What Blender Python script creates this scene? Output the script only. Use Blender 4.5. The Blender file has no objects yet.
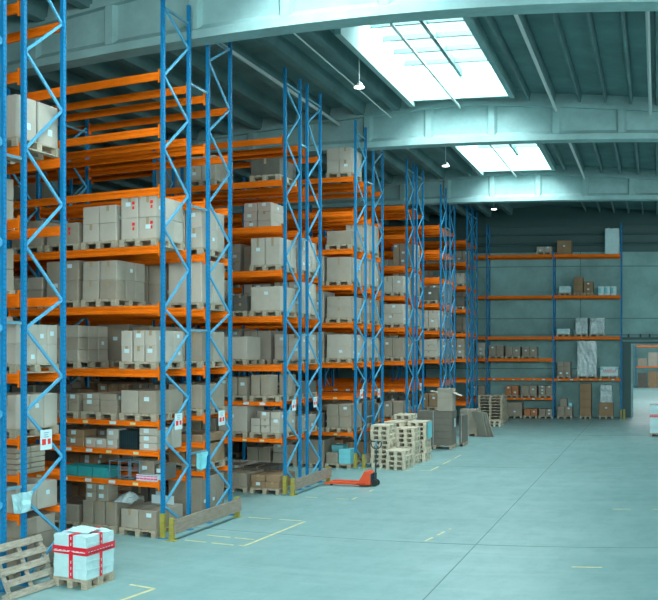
import bpy, math, random
from mathutils import Vector, Matrix, Euler

S = bpy.context.scene
COL = S.collection
R = random.Random(11)
H = 3.54                       # eye height (m)
YAW = 0.328
RX = -9.0                      # plane of the rack ends along the main aisle

# ------------------------------------------------------------------ camera
cd = bpy.data.cameras.new('camera')
cd.type = 'PANO'               # the photograph has straight verticals and bowed horizontals: a cylindrical lens
cd.panorama_type = 'CENTRAL_CYLINDRICAL'
cd.central_cylindrical_range_u_min = -0.329
cd.central_cylindrical_range_u_max = 0.329
cd.central_cylindrical_range_v_min = -0.248
cd.central_cylindrical_range_v_max = 0.352
cd.central_cylindrical_radius = 1.0
cd.clip_end = 400
cam = bpy.data.objects.new('camera', cd)
COL.objects.link(cam)
cam.location = (0, 0, H)
cam.rotation_euler = (math.pi / 2, 0, YAW)
S.camera = cam

# ------------------------------------------------------------------ world, lights, exposure
S.view_settings.view_transform = 'Standard'
S.view_settings.look = 'None'
S.view_settings.gamma = 1.0
S.view_settings.use_curve_mapping = False
S.view_settings.exposure = 0.5
W = bpy.data.worlds.new('sky'); S.world = W
W.use_nodes = True
W.node_tree.nodes['Background'].inputs[0].default_value = (0.80, 0.97, 1.0, 1)
W.node_tree.nodes['Background'].inputs[1].default_value = 1.0

BEAMS = [(-6.1, 9.9), (6.1, 9.9), (18.24, 9.84), (30.43, 9.98), (42.43, 9.98)]
SKYX = (-7.4, -4.35)
SKY_E = 2100.0
SKYLIGHTS = []                 # (x0, x1, y0, y1)
for yb in (-6.1, 6.1, 18.24, 30.43):
    SKYLIGHTS.append((SKYX[0], SKYX[1], yb + 4.3, yb + 11.4))
    SKYLIGHTS.append((8.0, 11.0, yb + 4.3, yb + 11.4))  # right-hand column of skylights, out of view, added for light
SKYLIGHTS.append((8.0, 11.0, 46.7, 53.0))  # last of the added unseen column
FARLIGHTS = [(-2.0, 6.0, 64.0, 76.0), (-2.0, 6.0, 84.0, 96.0)]

def area(name, loc, rot, sx, sy, power, col=(0.90, 0.99, 1.0)):
    l = bpy.data.lights.new(name, 'AREA'); l.shape = 'RECTANGLE'; l.size = sx; l.size_y = sy
    l.energy = power; l.color = col
    o = bpy.data.objects.new(name, l); COL.objects.link(o); o.location = loc; o.rotation_euler = rot
    return o

for (x0, x1, y0, y1) in SKYLIGHTS:
    area('skylight_daylight', ((x0 + x1) / 2, (y0 + y1) / 2, 13.0), (0, 0, 0), x1 - x0 + .6, y1 - y0 + .6, SKY_E if x0 < 0 else SKY_E * .35)
for (x0, x1, y0, y1) in FARLIGHTS:
    area('skylight_daylight', ((x0 + x1) / 2, (y0 + y1) / 2, 13.0), (0, 0, 0), x1 - x0, y1 - y0, 1500)
FILL_WINS = [(-4.5, 1.5), (2.5, 8.5), (9.5, 15.5)]   # unseen windows added behind the viewpoint as fill light
for (x0, x1) in FILL_WINS:
    area('window_daylight', ((x0 + x1) / 2, -12.9, 7.4), (math.pi / 2, 0, 0), x1 - x0, 4.2, 2300)

FILL_SIDEW = [(-6.0, 2.0), (6.0, 14.0), (20.0, 28.0), (32.0, 40.0), (44.0, 52.0)]       # unseen strip windows added in the right-hand wall to light rack ends
for (y0, y1) in FILL_SIDEW:
    area('window_daylight', (16.9, (y0 + y1) / 2, 7.0), (math.pi / 2, 0, math.pi / 2), y1 - y0, 3.6, 300)

# ------------------------------------------------------------------ materials
MATS = {}
def mat(name, col, rough=0.6, metal=0.0, noise=0.0, nscale=8.0, bump=0.0, bscale=40.0, spec=0.5, col2=None, stretch=None):
    m = bpy.data.materials.new(name); m.use_nodes = True
    nt = m.node_tree; b = nt.nodes['Principled BSDF']
    b.inputs['Roughness'].default_value = rough; b.inputs['Metallic'].default_value = metal
    b.inputs['Specular IOR Level'].default_value = spec
    b.inputs['Base Color'].default_value = (*col, 1)
    tc = nt.nodes.new('ShaderNodeTexCoord')
    src = tc.outputs['Object']
    if stretch:
        mp = nt.nodes.new('ShaderNodeMapping'); mp.inputs['Scale'].default_value = stretch
        nt.links.new(src, mp.inputs[0]); src = mp.outputs[0]
    if noise:
        n = nt.nodes.new('ShaderNodeTexNoise'); n.inputs['Scale'].default_value = nscale; n.inputs['Detail'].default_value = 6
        n.inputs['Roughness'].default_value = 0.65
        nt.links.new(src, n.inputs[0])
        mx = nt.nodes.new('ShaderNodeMix'); mx.data_type = 'RGBA'
        rp = nt.nodes.new('ShaderNodeMapRange'); rp.inputs[1].default_value = .35; rp.inputs[2].default_value = .65
        nt.links.new(n.outputs[0], rp.inputs[0]); nt.links.new(rp.outputs[0], mx.inputs[0])
        c2 = col2 or tuple(c * (1 - noise) for c in col)
        mx.inputs[6].default_value = (*c2, 1); mx.inputs[7].default_value = (*col, 1)
        nt.links.new(mx.outputs[2], b.inputs['Base Color'])
    if bump:
        n2 = nt.nodes.new('ShaderNodeTexNoise'); n2.inputs['Scale'].default_value = bscale; n2.inputs['Detail'].default_value = 4
        nt.links.new(src, n2.inputs[0])
        bp = nt.nodes.new('ShaderNodeBump'); bp.inputs['Strength'].default_value = bump; bp.inputs['Distance'].default_value = .02
        nt.links.new(n2.outputs[0], bp.inputs['Height']); nt.links.new(bp.outputs[0], b.inputs['Normal'])
    MATS[name] = m
    return m

mat('blue_steel', (0.003, 0.20, 0.44), .5, 0.0, spec=.25, noise=.15, nscale=3)
mat('orange_steel', (1.0, 0.19, 0.003), .6, 0.0, noise=.14, nscale=2.5, spec=.2)
mat('zinc', (0.16, 0.36, 0.46), .45, .2, noise=.2, nscale=6)
mat('carton_tan', (0.345, 0.29, 0.225), .85, noise=.14, nscale=3, bump=.15, bscale=12)
mat('carton_grey', (0.41, 0.36, 0.295), .85, noise=.12, nscale=3, bump=.15, bscale=12)
mat('carton_pale', (0.50, 0.45, 0.38), .85, noise=.1, nscale=3, bump=.15, bscale=12)
mat('carton_brown', (0.34, 0.215, 0.12), .85, noise=.2, nscale=3, bump=.15, bscale=12)
mat('carton_dark', (0.13, 0.12, 0.10), .85, noise=.2, nscale=3)
mat('carton_orange', (0.50, 0.20, 0.09), .85, noise=.2, nscale=3)
mat('carton_cyan', (0.20, 0.62, 0.70), .7, noise=.1, nscale=3)
mat('tape', (0.36, 0.27, 0.16), .35)
mat('pallet_wood', (0.50, 0.42, 0.31), .85, noise=.35, nscale=5, bump=.3, stretch=(1, 6, 6))
mat('brace_blue', (0.08, 0.36, 0.58), .42)
mat('pale_wood', (0.68, 0.60, 0.46), .85, noise=.25, nscale=5, bump=.3, stretch=(1, 6, 6))
mat('old_wood', (0.44, 0.39, 0.31), .9, noise=.45, nscale=5, bump=.4, stretch=(6, 1, 6))
mat('plank_wood', (0.34, 0.275, 0.215), .85, noise=.3, nscale=4, bump=.3, stretch=(6, 1, 6))
mat('white_paper', (0.60, 0.76, 0.80), .5)
mat('white_film', (0.52, 0.73, 0.75), .38, noise=.08, nscale=5, bump=.35, bscale=9)
mat('cyan_film', (0.40, 0.66, 0.70), .35, noise=.1, nscale=5)
mat('clear_film', (0.50, 0.62, 0.63), .22, noise=.35, nscale=7, bump=.5, bscale=14)
mat('red_tape', (0.72, 0.012, 0.03), .4)
mat('red_print', (0.85, 0.03, 0.02), .5)
mat('pink_print', (0.80, 0.10, 0.30), .5)
mat('yellow_paint', (0.42, 0.36, 0.06), .55, noise=.3, nscale=14)
mat('floor_line', (0.80, 0.74, 0.38), .5, noise=.25, nscale=7)
mat('jack_red', (0.85, 0.10, 0.03), .4, noise=.1, nscale=8)
mat('rubber', (0.015, 0.02, 0.022), .6)
mat('dark_steel', (0.02, 0.05, 0.06), .5, .2)
mat('white_steel', (0.62, 0.68, 0.68), .45, .1)
mat('teal_plastic', (0.03, 0.34, 0.36), .5)
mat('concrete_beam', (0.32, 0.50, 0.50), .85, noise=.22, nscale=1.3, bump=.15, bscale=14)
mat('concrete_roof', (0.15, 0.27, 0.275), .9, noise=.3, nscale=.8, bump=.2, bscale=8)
mat('concrete_wall', (0.31, 0.52, 0.505), .9, noise=.3, nscale=.7, bump=.2, bscale=8)
mat('sheet_grey', (0.30, 0.34, 0.35), .6, .1, stretch=(1, 1, 1))
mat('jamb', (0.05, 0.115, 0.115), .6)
mat('board_grey', (0.18, 0.16, 0.13), .85, noise=.12, nscale=4, bump=.2)
mat('joint', (0.15, 0.235, 0.235), .9)
mat('lamp_shell', (0.25, 0.33, 0.34), .4, .5)

def holes_mat():
    m = mat('blue_post', (0.003, 0.20, 0.44), .5, 0.0, spec=.25, noise=.12, nscale=3)
    nt = m.node_tree; b = nt.nodes['Principled BSDF']
    tc = nt.nodes.new('ShaderNodeTexCoord'); sp = nt.nodes.new('ShaderNodeSeparateXYZ')
    nt.links.new(tc.outputs['Object'], sp.inputs[0])
    def mth(op, a, v=None, w=None):
        n = nt.nodes.new('ShaderNodeMath'); n.operation = op
        for i, q in enumerate((a, v, w)):
            if q is None: continue
            if isinstance(q, (int, float)): n.inputs[i].default_value = q
            else: nt.links.new(q, n.inputs[i])
        return n.outputs[0]
    fz = mth('ABSOLUTE', mth('SUBTRACT', mth('FRACT', mth('MULTIPLY', sp.outputs[2], 1 / .075)), .5))
    okz = mth('LESS_THAN', fz, .17)
    ay = mth('ABSOLUTE', mth('SUBTRACT', mth('ABSOLUTE', sp.outputs[1]), .022))
    oky = mth('LESS_THAN', ay, .007)
    k = mth('MULTIPLY', okz, oky)
    old = b.inputs['Base Color'].links[0].from_socket
    mx = nt.nodes.new('ShaderNodeMix'); mx.data_type = 'RGBA'
    nt.links.new(k, mx.inputs[0]); nt.links.new(old, mx.inputs[6]); mx.inputs[7].default_value = (0.01, 0.05, 0.10, 1)
    nt.links.new(mx.outputs[2], b.inputs['Base Color'])
holes_mat()

def floor_mat():
    m = mat('floor_concrete', (0.25, 0.47, 0.47), .42)
    nt = m.node_tree; b = nt.nodes['Principled BSDF']
    tc = nt.nodes.new('ShaderNodeTexCoord')
    def noise(sc, det, stretch=(1, 1, 1)):
        mp = nt.nodes.new('ShaderNodeMapping'); mp.inputs['Scale'].default_value = stretch
        nt.links.new(tc.outputs['Object'], mp.inputs[0])
        n = nt.nodes.new('ShaderNodeTexNoise'); n.inputs['Scale'].default_value = sc; n.inputs['Detail'].default_value = det
        n.inputs['Roughness'].default_value = .7
        nt.links.new(mp.outputs[0], n.inputs[0]); return n.outputs[0]
    a = noise(.35, 8); c = noise(2.2, 8, (1, .5, 1)); d = noise(.9, 10, (.25, 2.0, 1))
    r1 = nt.nodes.new('ShaderNodeMapRange'); r1.inputs[1].default_value = .3; r1.inputs[2].default_value = .7
    nt.links.new(a, r1.inputs[0])
    mx = nt.nodes.new('ShaderNodeMix'); mx.data_type = 'RGBA'
    mx.inputs[6].default_value = (0.175, 0.325, 0.325, 1); mx.inputs[7].default_value = (0.245, 0.41, 0.41, 1)
    nt.links.new(r1.outputs[0], mx.inputs[0])
    r2 = nt.nodes.new('ShaderNodeMapRange'); r2.inputs[1].default_value = .45; r2.inputs[2].default_value = .75
    r2.inputs[3].default_value = 0; r2.inputs[4].default_value = .45
    nt.links.new(c, r2.inputs[0])
    m2 = nt.nodes.new('ShaderNodeMix'); m2.data_type = 'RGBA'; m2.inputs[7].default_value = (0.12, 0.26, 0.265, 1)
    nt.links.new(r2.outputs[0], m2.inputs[0]); nt.links.new(mx.outputs[2], m2.inputs[6])
    r3 = nt.nodes.new('ShaderNodeMapRange'); r3.inputs[1].default_value = .5; r3.inputs[2].default_value = .72
    r3.inputs[3].default_value = 0; r3.inputs[4].default_value = .5
    nt.links.new(d, r3.inputs[0])
    m3 = nt.nodes.new('ShaderNodeMix'); m3.data_type = 'RGBA'; m3.inputs[7].default_value = (0.33, 0.48, 0.475, 1)
    nt.links.new(r3.outputs[0], m3.inputs[0]); nt.links.new(m2.outputs[2], m3.inputs[6])
    nt.links.new(m3.outputs[2], b.inputs['Base Color'])
    rr = nt.nodes.new('ShaderNodeMapRange'); rr.inputs[3].default_value = .3; rr.inputs[4].default_value = .55
    nt.links.new(c, rr.inputs[0]); nt.links.new(rr.outputs[0], b.inputs['Roughness'])
floor_mat()

def glass_mat():
    m = bpy.data.materials.new('skylight_glass'); m.use_nodes = True; nt = m.node_tree
    nt.nodes.remove(nt.nodes['Principled BSDF'])
    t = nt.nodes.new('ShaderNodeBsdfTransparent'); t.inputs[0].default_value = (.95, 1, 1, 1)
    g = nt.nodes.new('ShaderNodeBsdfGlossy'); g.inputs[1].default_value = .1
    mx = nt.nodes.new('ShaderNodeMixShader'); mx.inputs[0].default_value = .06
    nt.links.new(t.outputs[0], mx.inputs[1]); nt.links.new(g.outputs[0], mx.inputs[2])
    nt.links.new(mx.outputs[0], nt.nodes['Material Output'].inputs[0]); MATS['glass'] = m
    m = bpy.data.materials.new('lamp_glow'); m.use_nodes = True
    b = m.node_tree.nodes['Principled BSDF']
    b.inputs['Emission Color'].default_value = (1, .98, .9, 1); b.inputs['Emission Strength'].default_value = 5.0
    MATS['lamp_glow'] = m
glass_mat()

# ------------------------------------------------------------------ mesh helpers
class MB:
    def __init__(self): self.v = []; self.f = []
    def box(self, x0, x1, y0, y1, z0, z1, M=None):
        n = len(self.v)
        p = [(x0, y0, z0), (x1, y0, z0), (x1, y1, z0), (x0, y1, z0), (x0, y0, z1), (x1, y0, z1), (x1, y1, z1), (x0, y1, z1)]
        if M is not None: p = [tuple(M @ Vector(q)) for q in p]
        self.v += p
        self.f += [tuple(n + i for i in q) for q in ((3, 2, 1, 0), (4, 5, 6, 7), (0, 1, 5, 4), (1, 2, 6, 5), (2, 3, 7, 6), (3, 0, 4, 7))]
        return self
    def cbox(self, c, s, M=None): return self.box(c[0] - s[0] / 2, c[0] + s[0] / 2, c[1] - s[1] / 2, c[1] + s[1] / 2, c[2] - s[2] / 2, c[2] + s[2] / 2, M)
    def bar(self, a, b, w, h=None):
        """a square bar from a to b"""
        a, b = Vector(a), Vector(b); h = h or w; L = (b - a).length
        q = (b - a).to_track_quat('X', 'Z').to_matrix().to_4x4(); q.translation = a
        return self.box(0, L, -w / 2, w / 2, -h / 2, h / 2, q)
    def tube(self, a, b, r, n=10, r2=None):
        a, b = Vector(a), Vector(b); r2 = r if r2 is None else r2
        q = (b - a).to_track_quat('Z', 'Y'); k = len(self.v)
        for (c, rr) in ((a, r), (b, r2)):
            for i in range(n):
                t = 2 * math.pi * i / n
                self.v.append(tuple(c + q @ Vector((rr * math.cos(t), rr * math.sin(t), 0))))
        for i in range(n):
            j = (i + 1) % n
            self.f.append((k + i, k + j, k + n + j, k + n + i))
        self.f.append(tuple(k + i for i in reversed(range(n)))); self.f.append(tuple(k + n + i for i in range(n)))
        return self
    def prism(self, pts, axis, a, b):
        """extrude polygon pts (2D) along axis 'x','y','z' from a to b"""
        k = len(self.v); n = len(pts)
        for t in (a, b):
            for (p, q) in pts:
                self.v.append({'x': (t, p, q), 'y': (p, t, q), 'z': (p, q, t)}[axis])
        for i in range(n):
            j = (i + 1) % n
            self.f.append((k + i, k + j, k + n + j, k + n + i))
        self.f.append(tuple(k + i for i in reversed(range(n)))); self.f.append(tuple(k + n + i for i in range(n)))
        return self
    def mesh(self, name, m):
        me = bpy.data.meshes.new(name); me.from_pydata(self.v, [], self.f)
        me.materials.append(MATS[m]); me.validate()
        import bmesh
        bm = bmesh.new(); bm.from_mesh(me); bmesh.ops.recalc_face_normals(bm, faces=bm.faces); bm.to_mesh(me); bm.free()
        return me
    def build(self, name, m, parent=None, loc=None):
        return link(name, self.mesh(name, m), parent, loc)

def link(name, me, parent=None, loc=None, rot=None):
    o = bpy.data.objects.new(name, me); COL.objects.link(o)
    if parent is not None: o.parent = parent
    if loc is not None: o.location = loc
    if rot is not None: o.rotation_euler = rot
    return o

def tag(o, label=None, cat=None, group=None, kind=None):
    if label: o['label'] = label
    if cat: o['category'] = cat
    if group: o['group'] = group
    if kind: o['kind'] = kind
    return o

def empty(name, loc=(0, 0, 0), rz=0):
    o = bpy.data.objects.new(name, None); COL.objects.link(o); o.location = loc; o.rotation_euler = (0, 0, rz)
    o.empty_display_size = .2
    return o

def bevel(o, w=.01, seg=2):
    b = o.modifiers.new('bevel', 'BEVEL'); b.width = w; b.segments = seg; b.limit_method = 'ANGLE'
    return o

def copy_tree(o, parent=None):
    c = o.copy(); COL.objects.link(c); c.parent = parent
    for ch in o.children: copy_tree(ch, c)
    return c

NUMW = ['one', 'two', 'three', 'four', 'five', 'six', 'seven', 'eight', 'nine', 'ten']
ORD = ['', 'first', 'second', 'third', 'fourth', 'fifth', 'sixth', 'seventh', 'eighth', 'ninth', 'tenth']

# ------------------------------------------------------------------ structure
XL, XR, YB, YF = -26.0, 16.0, -12.0, 54.5
RIDGE, ZR, SL = -5.87, 11.55, .055
def roofz(x): return ZR - SL * abs(x - RIDGE)

tag(MB().box(XL, XR, YB, YF, -.2, 0).build('floor', 'floor_concrete'), kind='structure')
tag(MB().box(-14, XR, YF + .302, 106, -.2, 0).build('floor_beyond', 'floor_concrete'), kind='structure')
tag(MB().box(-1.42, 3.42, YF, YF + .302, -.2, 0).build('floor_threshold', 'floor_concrete'), kind='structure')

# walls
def wallmb(): return MB()
tag(MB().box(XL - .3, XL, YB, YF, 0, 12.2).build('wall_left', 'concrete_wall'), kind='structure')
w = MB().box(XR, XR + .3, YB, YF, 0, 5.2).box(XR, XR + .3, YB, YF, 8.8, 12.2)
ys = [YB] + [v for p in FILL_SIDEW for v in p] + [YF]
for i in range(0, len(ys), 2): w.box(XR, XR + .3, ys[i], ys[i + 1], 5.2, 8.8)
tag(w.build('wall_right', 'concrete_wall'), kind='structure')
for i, (y0, y1) in enumerate(FILL_SIDEW):  # frames and glass of the added side windows
    f = MB()
    for k in range(6):
        yy = y0 + (y1 - y0) * k / 5; f.box(XR + .1, XR + .2, max(y0, yy - .04), min(y1, yy + .04), 5.2, 8.8)
    wo = tag(f.build('window_%d' % (i + 5), 'white_steel'), kind='structure')
    MB().box(XR + .145, XR + .155, y0, y1, 5.2, 8.8).build('window_pane', 'glass', wo)
w = MB()
w.box(XL - .3, -1.42, YF, YF + .3, 0, 12.2); w.box(3.42, XR + .3, YF, YF + .3, 0, 12.2); w.box(-1.42, 3.42, YF, YF + .3, 4.0, 12.2)
tag(w.build('wall_back', 'concrete_wall'), kind='structure')
w = MB()
xs = [XL - .3] + [v for p in FILL_WINS for v in p] + [XR + .3]
for i in range(0, len(xs), 2): w.box(xs[i], xs[i + 1], YB - .3, YB, 0, 12.2)
for (x0, x1) in FILL_WINS: w.box(x0, x1, YB - .3, YB, 0, 5.3); w.box(x0, x1, YB - .3, YB, 9.5, 12.2)
tag(w.build('wall_front', 'concrete_wall'), kind='structure')
for i, (x0, x1) in enumerate(FILL_WINS):  # frames and glass of the added windows behind the viewpoint
    f = MB()
    for k in range(5):
        xx = x0 + (x1 - x0) * k / 4
        f.box(max(x0, xx - .04), min(x1, xx + .04), YB - .2, YB - .1, 5.3, 9.5)
    for k in range(5):
        zz = 5.3 + 4.2 * k / 4
        f.box(x0, x1, YB - .19, YB - .11, max(5.3, zz - .04), min(9.5, zz + .04))
    wo = tag(f.build('window_%d' % (i + 1), 'white_steel'), kind='structure')
    MB().box(x0, x1, YB - .155, YB - .145, 5.3, 9.5).build('window_pane', 'glass', wo)

# unseen wall added behind and left of the viewpoint to block light
tag(MB().box(-9.6, -9.4, YB, 9.2, 0, 11.3).box(XL, -9.6, 9.0, 9.2, 0, 11.2).build('wall_light_blocker', 'joint'), kind='structure')
# dark band along the top of the end wall, standing in for shade
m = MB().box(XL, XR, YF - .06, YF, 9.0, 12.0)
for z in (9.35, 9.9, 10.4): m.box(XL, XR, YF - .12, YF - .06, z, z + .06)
tag(m.build('wall_shade_band', 'jamb'), kind='structure')
# wall panel joints and the shallow lighter frieze of the back wall
for k, z in enumerate((2.6, 4.45, 5.35, 8.2)):
    tag(MB().box(-16, -1.6 if z < 4.2 else XR, YF - .012, YF, z, z + .05).build('trim_%d' % (k + 1), 'joint'), kind='structure')
for k, x in enumerate((-16.2, -10.2, -4.2, 1.9, 7.9)):
    tag(MB().box(x, x + .05, YF - .01, YF, 4.2 if -2 < x < 3.4 else 0, 9.3).build('trim_%d' % (k + 6), 'joint'), kind='structure')

# roof, between the beams, with openings under the skylights
cuts = {}
def roof_strip(mb, x0, x1, y0, y1):
    xs = sorted({x0, x1, *( [RIDGE] if x0 < RIDGE < x1 else [])})
    for a, b in zip(xs, xs[1:]):
        za, zb = roofz(a), roofz(b)
        mb.prism([(a, za), (b, zb), (b, zb + .2), (a, za + .2)], 'y', y0, y1)
roof = MB()
ybs = sorted({YB - .3, YF + .3, *[y for s in SKYLIGHTS for y in s[2:]]})
for y0, y1 in zip(ybs, ybs[1:]):
    ym = (y0 + y1) / 2
    op = sorted([(s[0], s[1]) for s in SKYLIGHTS if s[2] < ym < s[3]])
    x = XL - .3
    for a, b in op:
        roof_strip(roof, x, a, y0, y1); x = b
    roof_strip(roof, x, XR + .3, y0, y1)
# ribs under the roof slab: heavy ones over the racks, light ones over the open floor
ribs = [(XL + .4 + 1.17 * k, .11, .17, .36) for k in range(16)] + [(-3.9 + .78 * k, .03, .07, .24) for k in range(25)]
for (x, wb_, wt_, dp) in ribs:
    zz = roofz(x)
    for (y0, y1) in zip([YB] + [b[0] for b in BEAMS], [b[0] for b in BEAMS] + [YF]):
        segs = [(y0, y1)]
        for s in SKYLIGHTS:
            if s[0] - .2 < x < s[1] + .2:
                ns = []
                for (p, q) in segs:
                    if s[2] < q and s[3] > p:
                        if s[2] - .2 > p: ns.append((p, s[2] - .2))
                        if s[3] + .2 < q: ns.append((s[3] + .2, q))
                    else: ns.append((p, q))
                segs = ns
        for p, q in segs:
            roof.prism([(x - wb_, zz - dp), (x + wb_, zz - dp), (x + wt_, zz + .03), (x - wt_, zz + .03)], 'y', p, q)
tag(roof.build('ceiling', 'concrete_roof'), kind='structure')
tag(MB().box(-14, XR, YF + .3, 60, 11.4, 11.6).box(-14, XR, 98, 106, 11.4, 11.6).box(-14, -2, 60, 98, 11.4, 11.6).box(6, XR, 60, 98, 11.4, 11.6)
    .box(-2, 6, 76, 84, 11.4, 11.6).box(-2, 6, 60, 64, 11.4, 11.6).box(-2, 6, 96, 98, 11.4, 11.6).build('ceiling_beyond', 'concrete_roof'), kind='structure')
tag(MB().box(-14, XR, 106, 106.3, 0, 11.6).box(-14.3, -14, YF + .3, 106.3, 0, 11.6).box(XR, XR + .3, YF + .3, 106.3, 0, 11.6).build('wall_beyond', 'concrete_wall'), kind='structure')

# concrete roof beams: web, flanges, stiffener ribs
for i, (yb, zb) in enumerate(BEAMS):
    m = MB()
    n = 16
    def seg(y0, y1, flo, fhi):
        for a, b in ((XL, RIDGE), (RIDGE, XR)):
            m.prism([(a, flo(a)), (b, flo(b)), (b, fhi(b)), (a, fhi(a))], 'y', y0, y1)
    seg(yb - .11, yb + .11, lambda x: zb + .2, lambda x: roofz(x) - .3)
    seg(yb - .27, yb + .27, lambda x: roofz(x) - .42, lambda x: roofz(x) - .3)
    seg(yb - .2, yb + .2, lambda x: roofz(x) - .3, lambda x: roofz(x) + .02)
    m.prism([(yb - .25, zb), (yb + .25, zb), (yb + .25, zb + .17), (yb + .11, zb + .30), (yb - .11, zb + .30), (yb - .25, zb + .17)], 'x', XL, XR)
    x = -24.9
    while x < XR:
        zt = roofz(x) - .40
        for s in (-1, 1):
            y1 = yb + s * .11; y2 = yb + s * .23
            lo, hi = zb + .2, zt
            m.prism([(x - .17, y1), (x + .17, y1), (x + .09, y2), (x - .09, y2)], 'z', lo, hi)
        x += 1.985
    tag(m.build('ceiling_beam', 'concrete_beam'), kind='structure')
# supporting columns by the side walls
for (yb, zb) in BEAMS:
    for x in (XL + .3, XR - .3):
        tag(MB().box(x - .25, x + .25, yb - .3, yb + .3, 0, zb).build('column', 'concrete_beam'), kind='structure')

# skylights: upstand, bars, corrugated end sheet, glass
for i, (x0, x1, y0, y1) in enumerate(SKYLIGHTS):
    zt = 12.15
    z0 = min(roofz(x0), roofz(x1)) - .38
    m = MB(); t = .1
    m.box(x0 - .1, x0 + .06, y0 - t, y1 + t, roofz(x0) - .42, zt); m.box(x1 - .06, x1 + .1, y0 - t, y1 + t, roofz(x1) - .3, zt)
    m.box(x0 + .06, x1 - .06, y0, y0 + t, z0 + .2, zt); m.box(x0 + .06, x1 - .06, y1 - t, y1, z0 + .1, zt)
    sk = tag(m.build('window_%d' % (i + 10), 'concrete_beam'), kind='structure')
    b = MB()
    xm = (x0 + x1) / 2
    b.box(xm - .05, xm + .05, y0, y1, 11.85, 12.05)
    for k in range(1, 6):
        yy = y0 + (y1 - y0) * k / 6
        b.box(x0 + .06, x1 - .06, yy - .04, yy + .04, 11.95, 12.08)
    b.build('glazing_bar', 'jamb', sk)
    c = MB(); n = 30
    for k in range(n):
        a = x0 + .06 + (x1 - x0 - .12) * k / n; bb = x0 + .06 + (x1 - x0 - .12) * (k + .5) / n
        c.box(a, bb, y0, y0 + 1.5, 11.9, 11.93)
    c.box(x0 + .06, x1 - .06, y0, y0 + 1.5, 11.93, 11.95)
    c.build('corrugated_sheet', 'sheet_grey', sk)
    MB().box(x0 + .06, x1 - .06, y0, y1, 12.09, 12.1).build('skylight_pane', 'glass', sk)
    MB().tube((xm - .1, y0 - .6, 11.0), (xm - .1, y1 + .3, 11.0), .035).build('sprinkler_pipe', 'white_steel', sk)

# pipes fixed under the roof
def pipe(pts, r, label, m='white_steel', cat='pipe', name='ceiling_pipe'):
    mb = MB()
    for a, b in zip(pts, pts[1:]): mb.tube(a, b, r, 8)
    return tag(mb.build(name, m), label, cat)
pipe([(-3.05, 18.6, 10.85), (-3.05, 30.1, 10.85)], .05, 'pale pipe along the roof beside the skylight of the middle bay')
pipe([(-3.05, 30.8, 10.85), (-3.05, 42.1, 10.85)], .05, 'pale pipe along the roof one bay beyond the middle roof beam')
pipe([(-.2, 18.6, 10.7), (-.2, 30.1, 10.7)], .05, 'thin pipe under the roof towards the far side of the hall')
pipe([(-9.9, 18.6, 10.75), (-9.9, 30.1, 10.75)], .045, 'thin pipe under the roof directly above the rack ends')
pipe([(-7.7, 18.6, 10.9), (-8.2, 21.5, 10.9), (-8.2, 30.1, 10.85)], .02, 'thin curved cable run feeding the hanging lamps', 'white_steel', 'cable', 'lamp_cable')
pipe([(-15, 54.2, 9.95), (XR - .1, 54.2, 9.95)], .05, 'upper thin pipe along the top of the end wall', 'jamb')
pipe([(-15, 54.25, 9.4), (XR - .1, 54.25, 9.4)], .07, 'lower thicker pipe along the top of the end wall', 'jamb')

# hanging lamps
def lamp(x, y, z, label):
    r = empty('pendant_lamp', (x, y, z)); tag(r, label, 'lamp', 'round pendant lamps under the roof')
    MB().tube((0, 0, .03), (0, 0, .15), .14, 20, .05).build('lamp_shade', 'lamp_shell', r)
    MB().tube((0, 0, .01), (0, 0, .03), .13, 20).build('diffuser', 'lamp_glow', r)
    MB().tube((0, 0, .15), (0, 0, roofz(x) - z - .02), .012, 6).build('cord', 'white_steel', r)
lamp(-7.55, 24.6, 10.33, 'round lit lamp hanging in the roof bay of the middle skylight')
lamp(-7.68, 35.8, 10.33, 'round lit lamp hanging between the middle and the last roof beam')
lamp(-7.75, 47.1, 10.33, 'round lit lamp hanging beyond the last roof beam')

# doorway in the back wall
d = tag(MB().box(-1.95, -1.42, YF - .08, YF, 0, 4.1).box(-1.42, 3.42, YF - .08, YF, 4.0, 4.1).box(3.42, 3.9, YF - .08, YF, 0, 4.1)
        .build('door_1', 'jamb'), kind='structure')
MB().box(-1.42, -1.3, YF - .06, YF + .3, 0, 4.0).box(3.3, 3.42, YF - .06, YF + .3, 0, 4.0).box(-1.3, 3.3, YF - .06, YF + .3, 3.9, 4.0).build('door_frame', 'concrete_beam', d)
MB().box(-2.2, 4.4, YF - .16, YF - .08, 4.22, 4.34).build('door_rail', 'jamb', d)
for x in (-1.6, -.95, -.45, .1, .7, 1.4, 2.2): MB().box(x, x + .1, YF - .17, YF - .07, 4.34, 4.52).build('door_roller', 'dark_steel', d)

tag(MB().box(-1.8, -1.68, 52.9, 53.02, 0, .5).box(-1.86, -1.62, 52.84, 53.08, 0, .012).build('guard_post', 'yellow_paint'), 'short yellow guard post on the floor beside the doorway jamb', 'guard post')

# floor joints and yellow markings
fj = MB().box(-3.318, -3.3, YB, YF, 0, .003).box(XL, XR, 18.06, 18.085, 0, .0032).box(XL, XR, 30.3, 30.32, 0, .0032).box(XL, XR, 42.3, 42.32, 0, .0032)
fj.box(3.5, 3.52, YB, YF, 0, .003)
tag(fj.build('trim_20', 'joint'), kind='structure')
fm = MB()
def line(a, b, w=.05, dash=None):
    a, b = Vector((*a, 0.0035)), Vector((*b, 0.0035)); L = (b - a).length; u = (b - a) / L
    t = 0
    while t < L:
        e = min(L, t + (dash[0] if dash else L))
        fm.bar(a + u * t, a + u * e, w, .003); t = e + (dash[1] if dash else 1)
line((-8.55, 16.75), (-7.30, 16.7), dash=(.45, .12)); line((-7.32, 16.7), (-7.2, 19.6)); line((-8.5, 19.65), (-7.2, 19.65), dash=(.5, .2))
line((-8.4, 17.4), (-7.4, 17.35), dash=(.5, .1))
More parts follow.
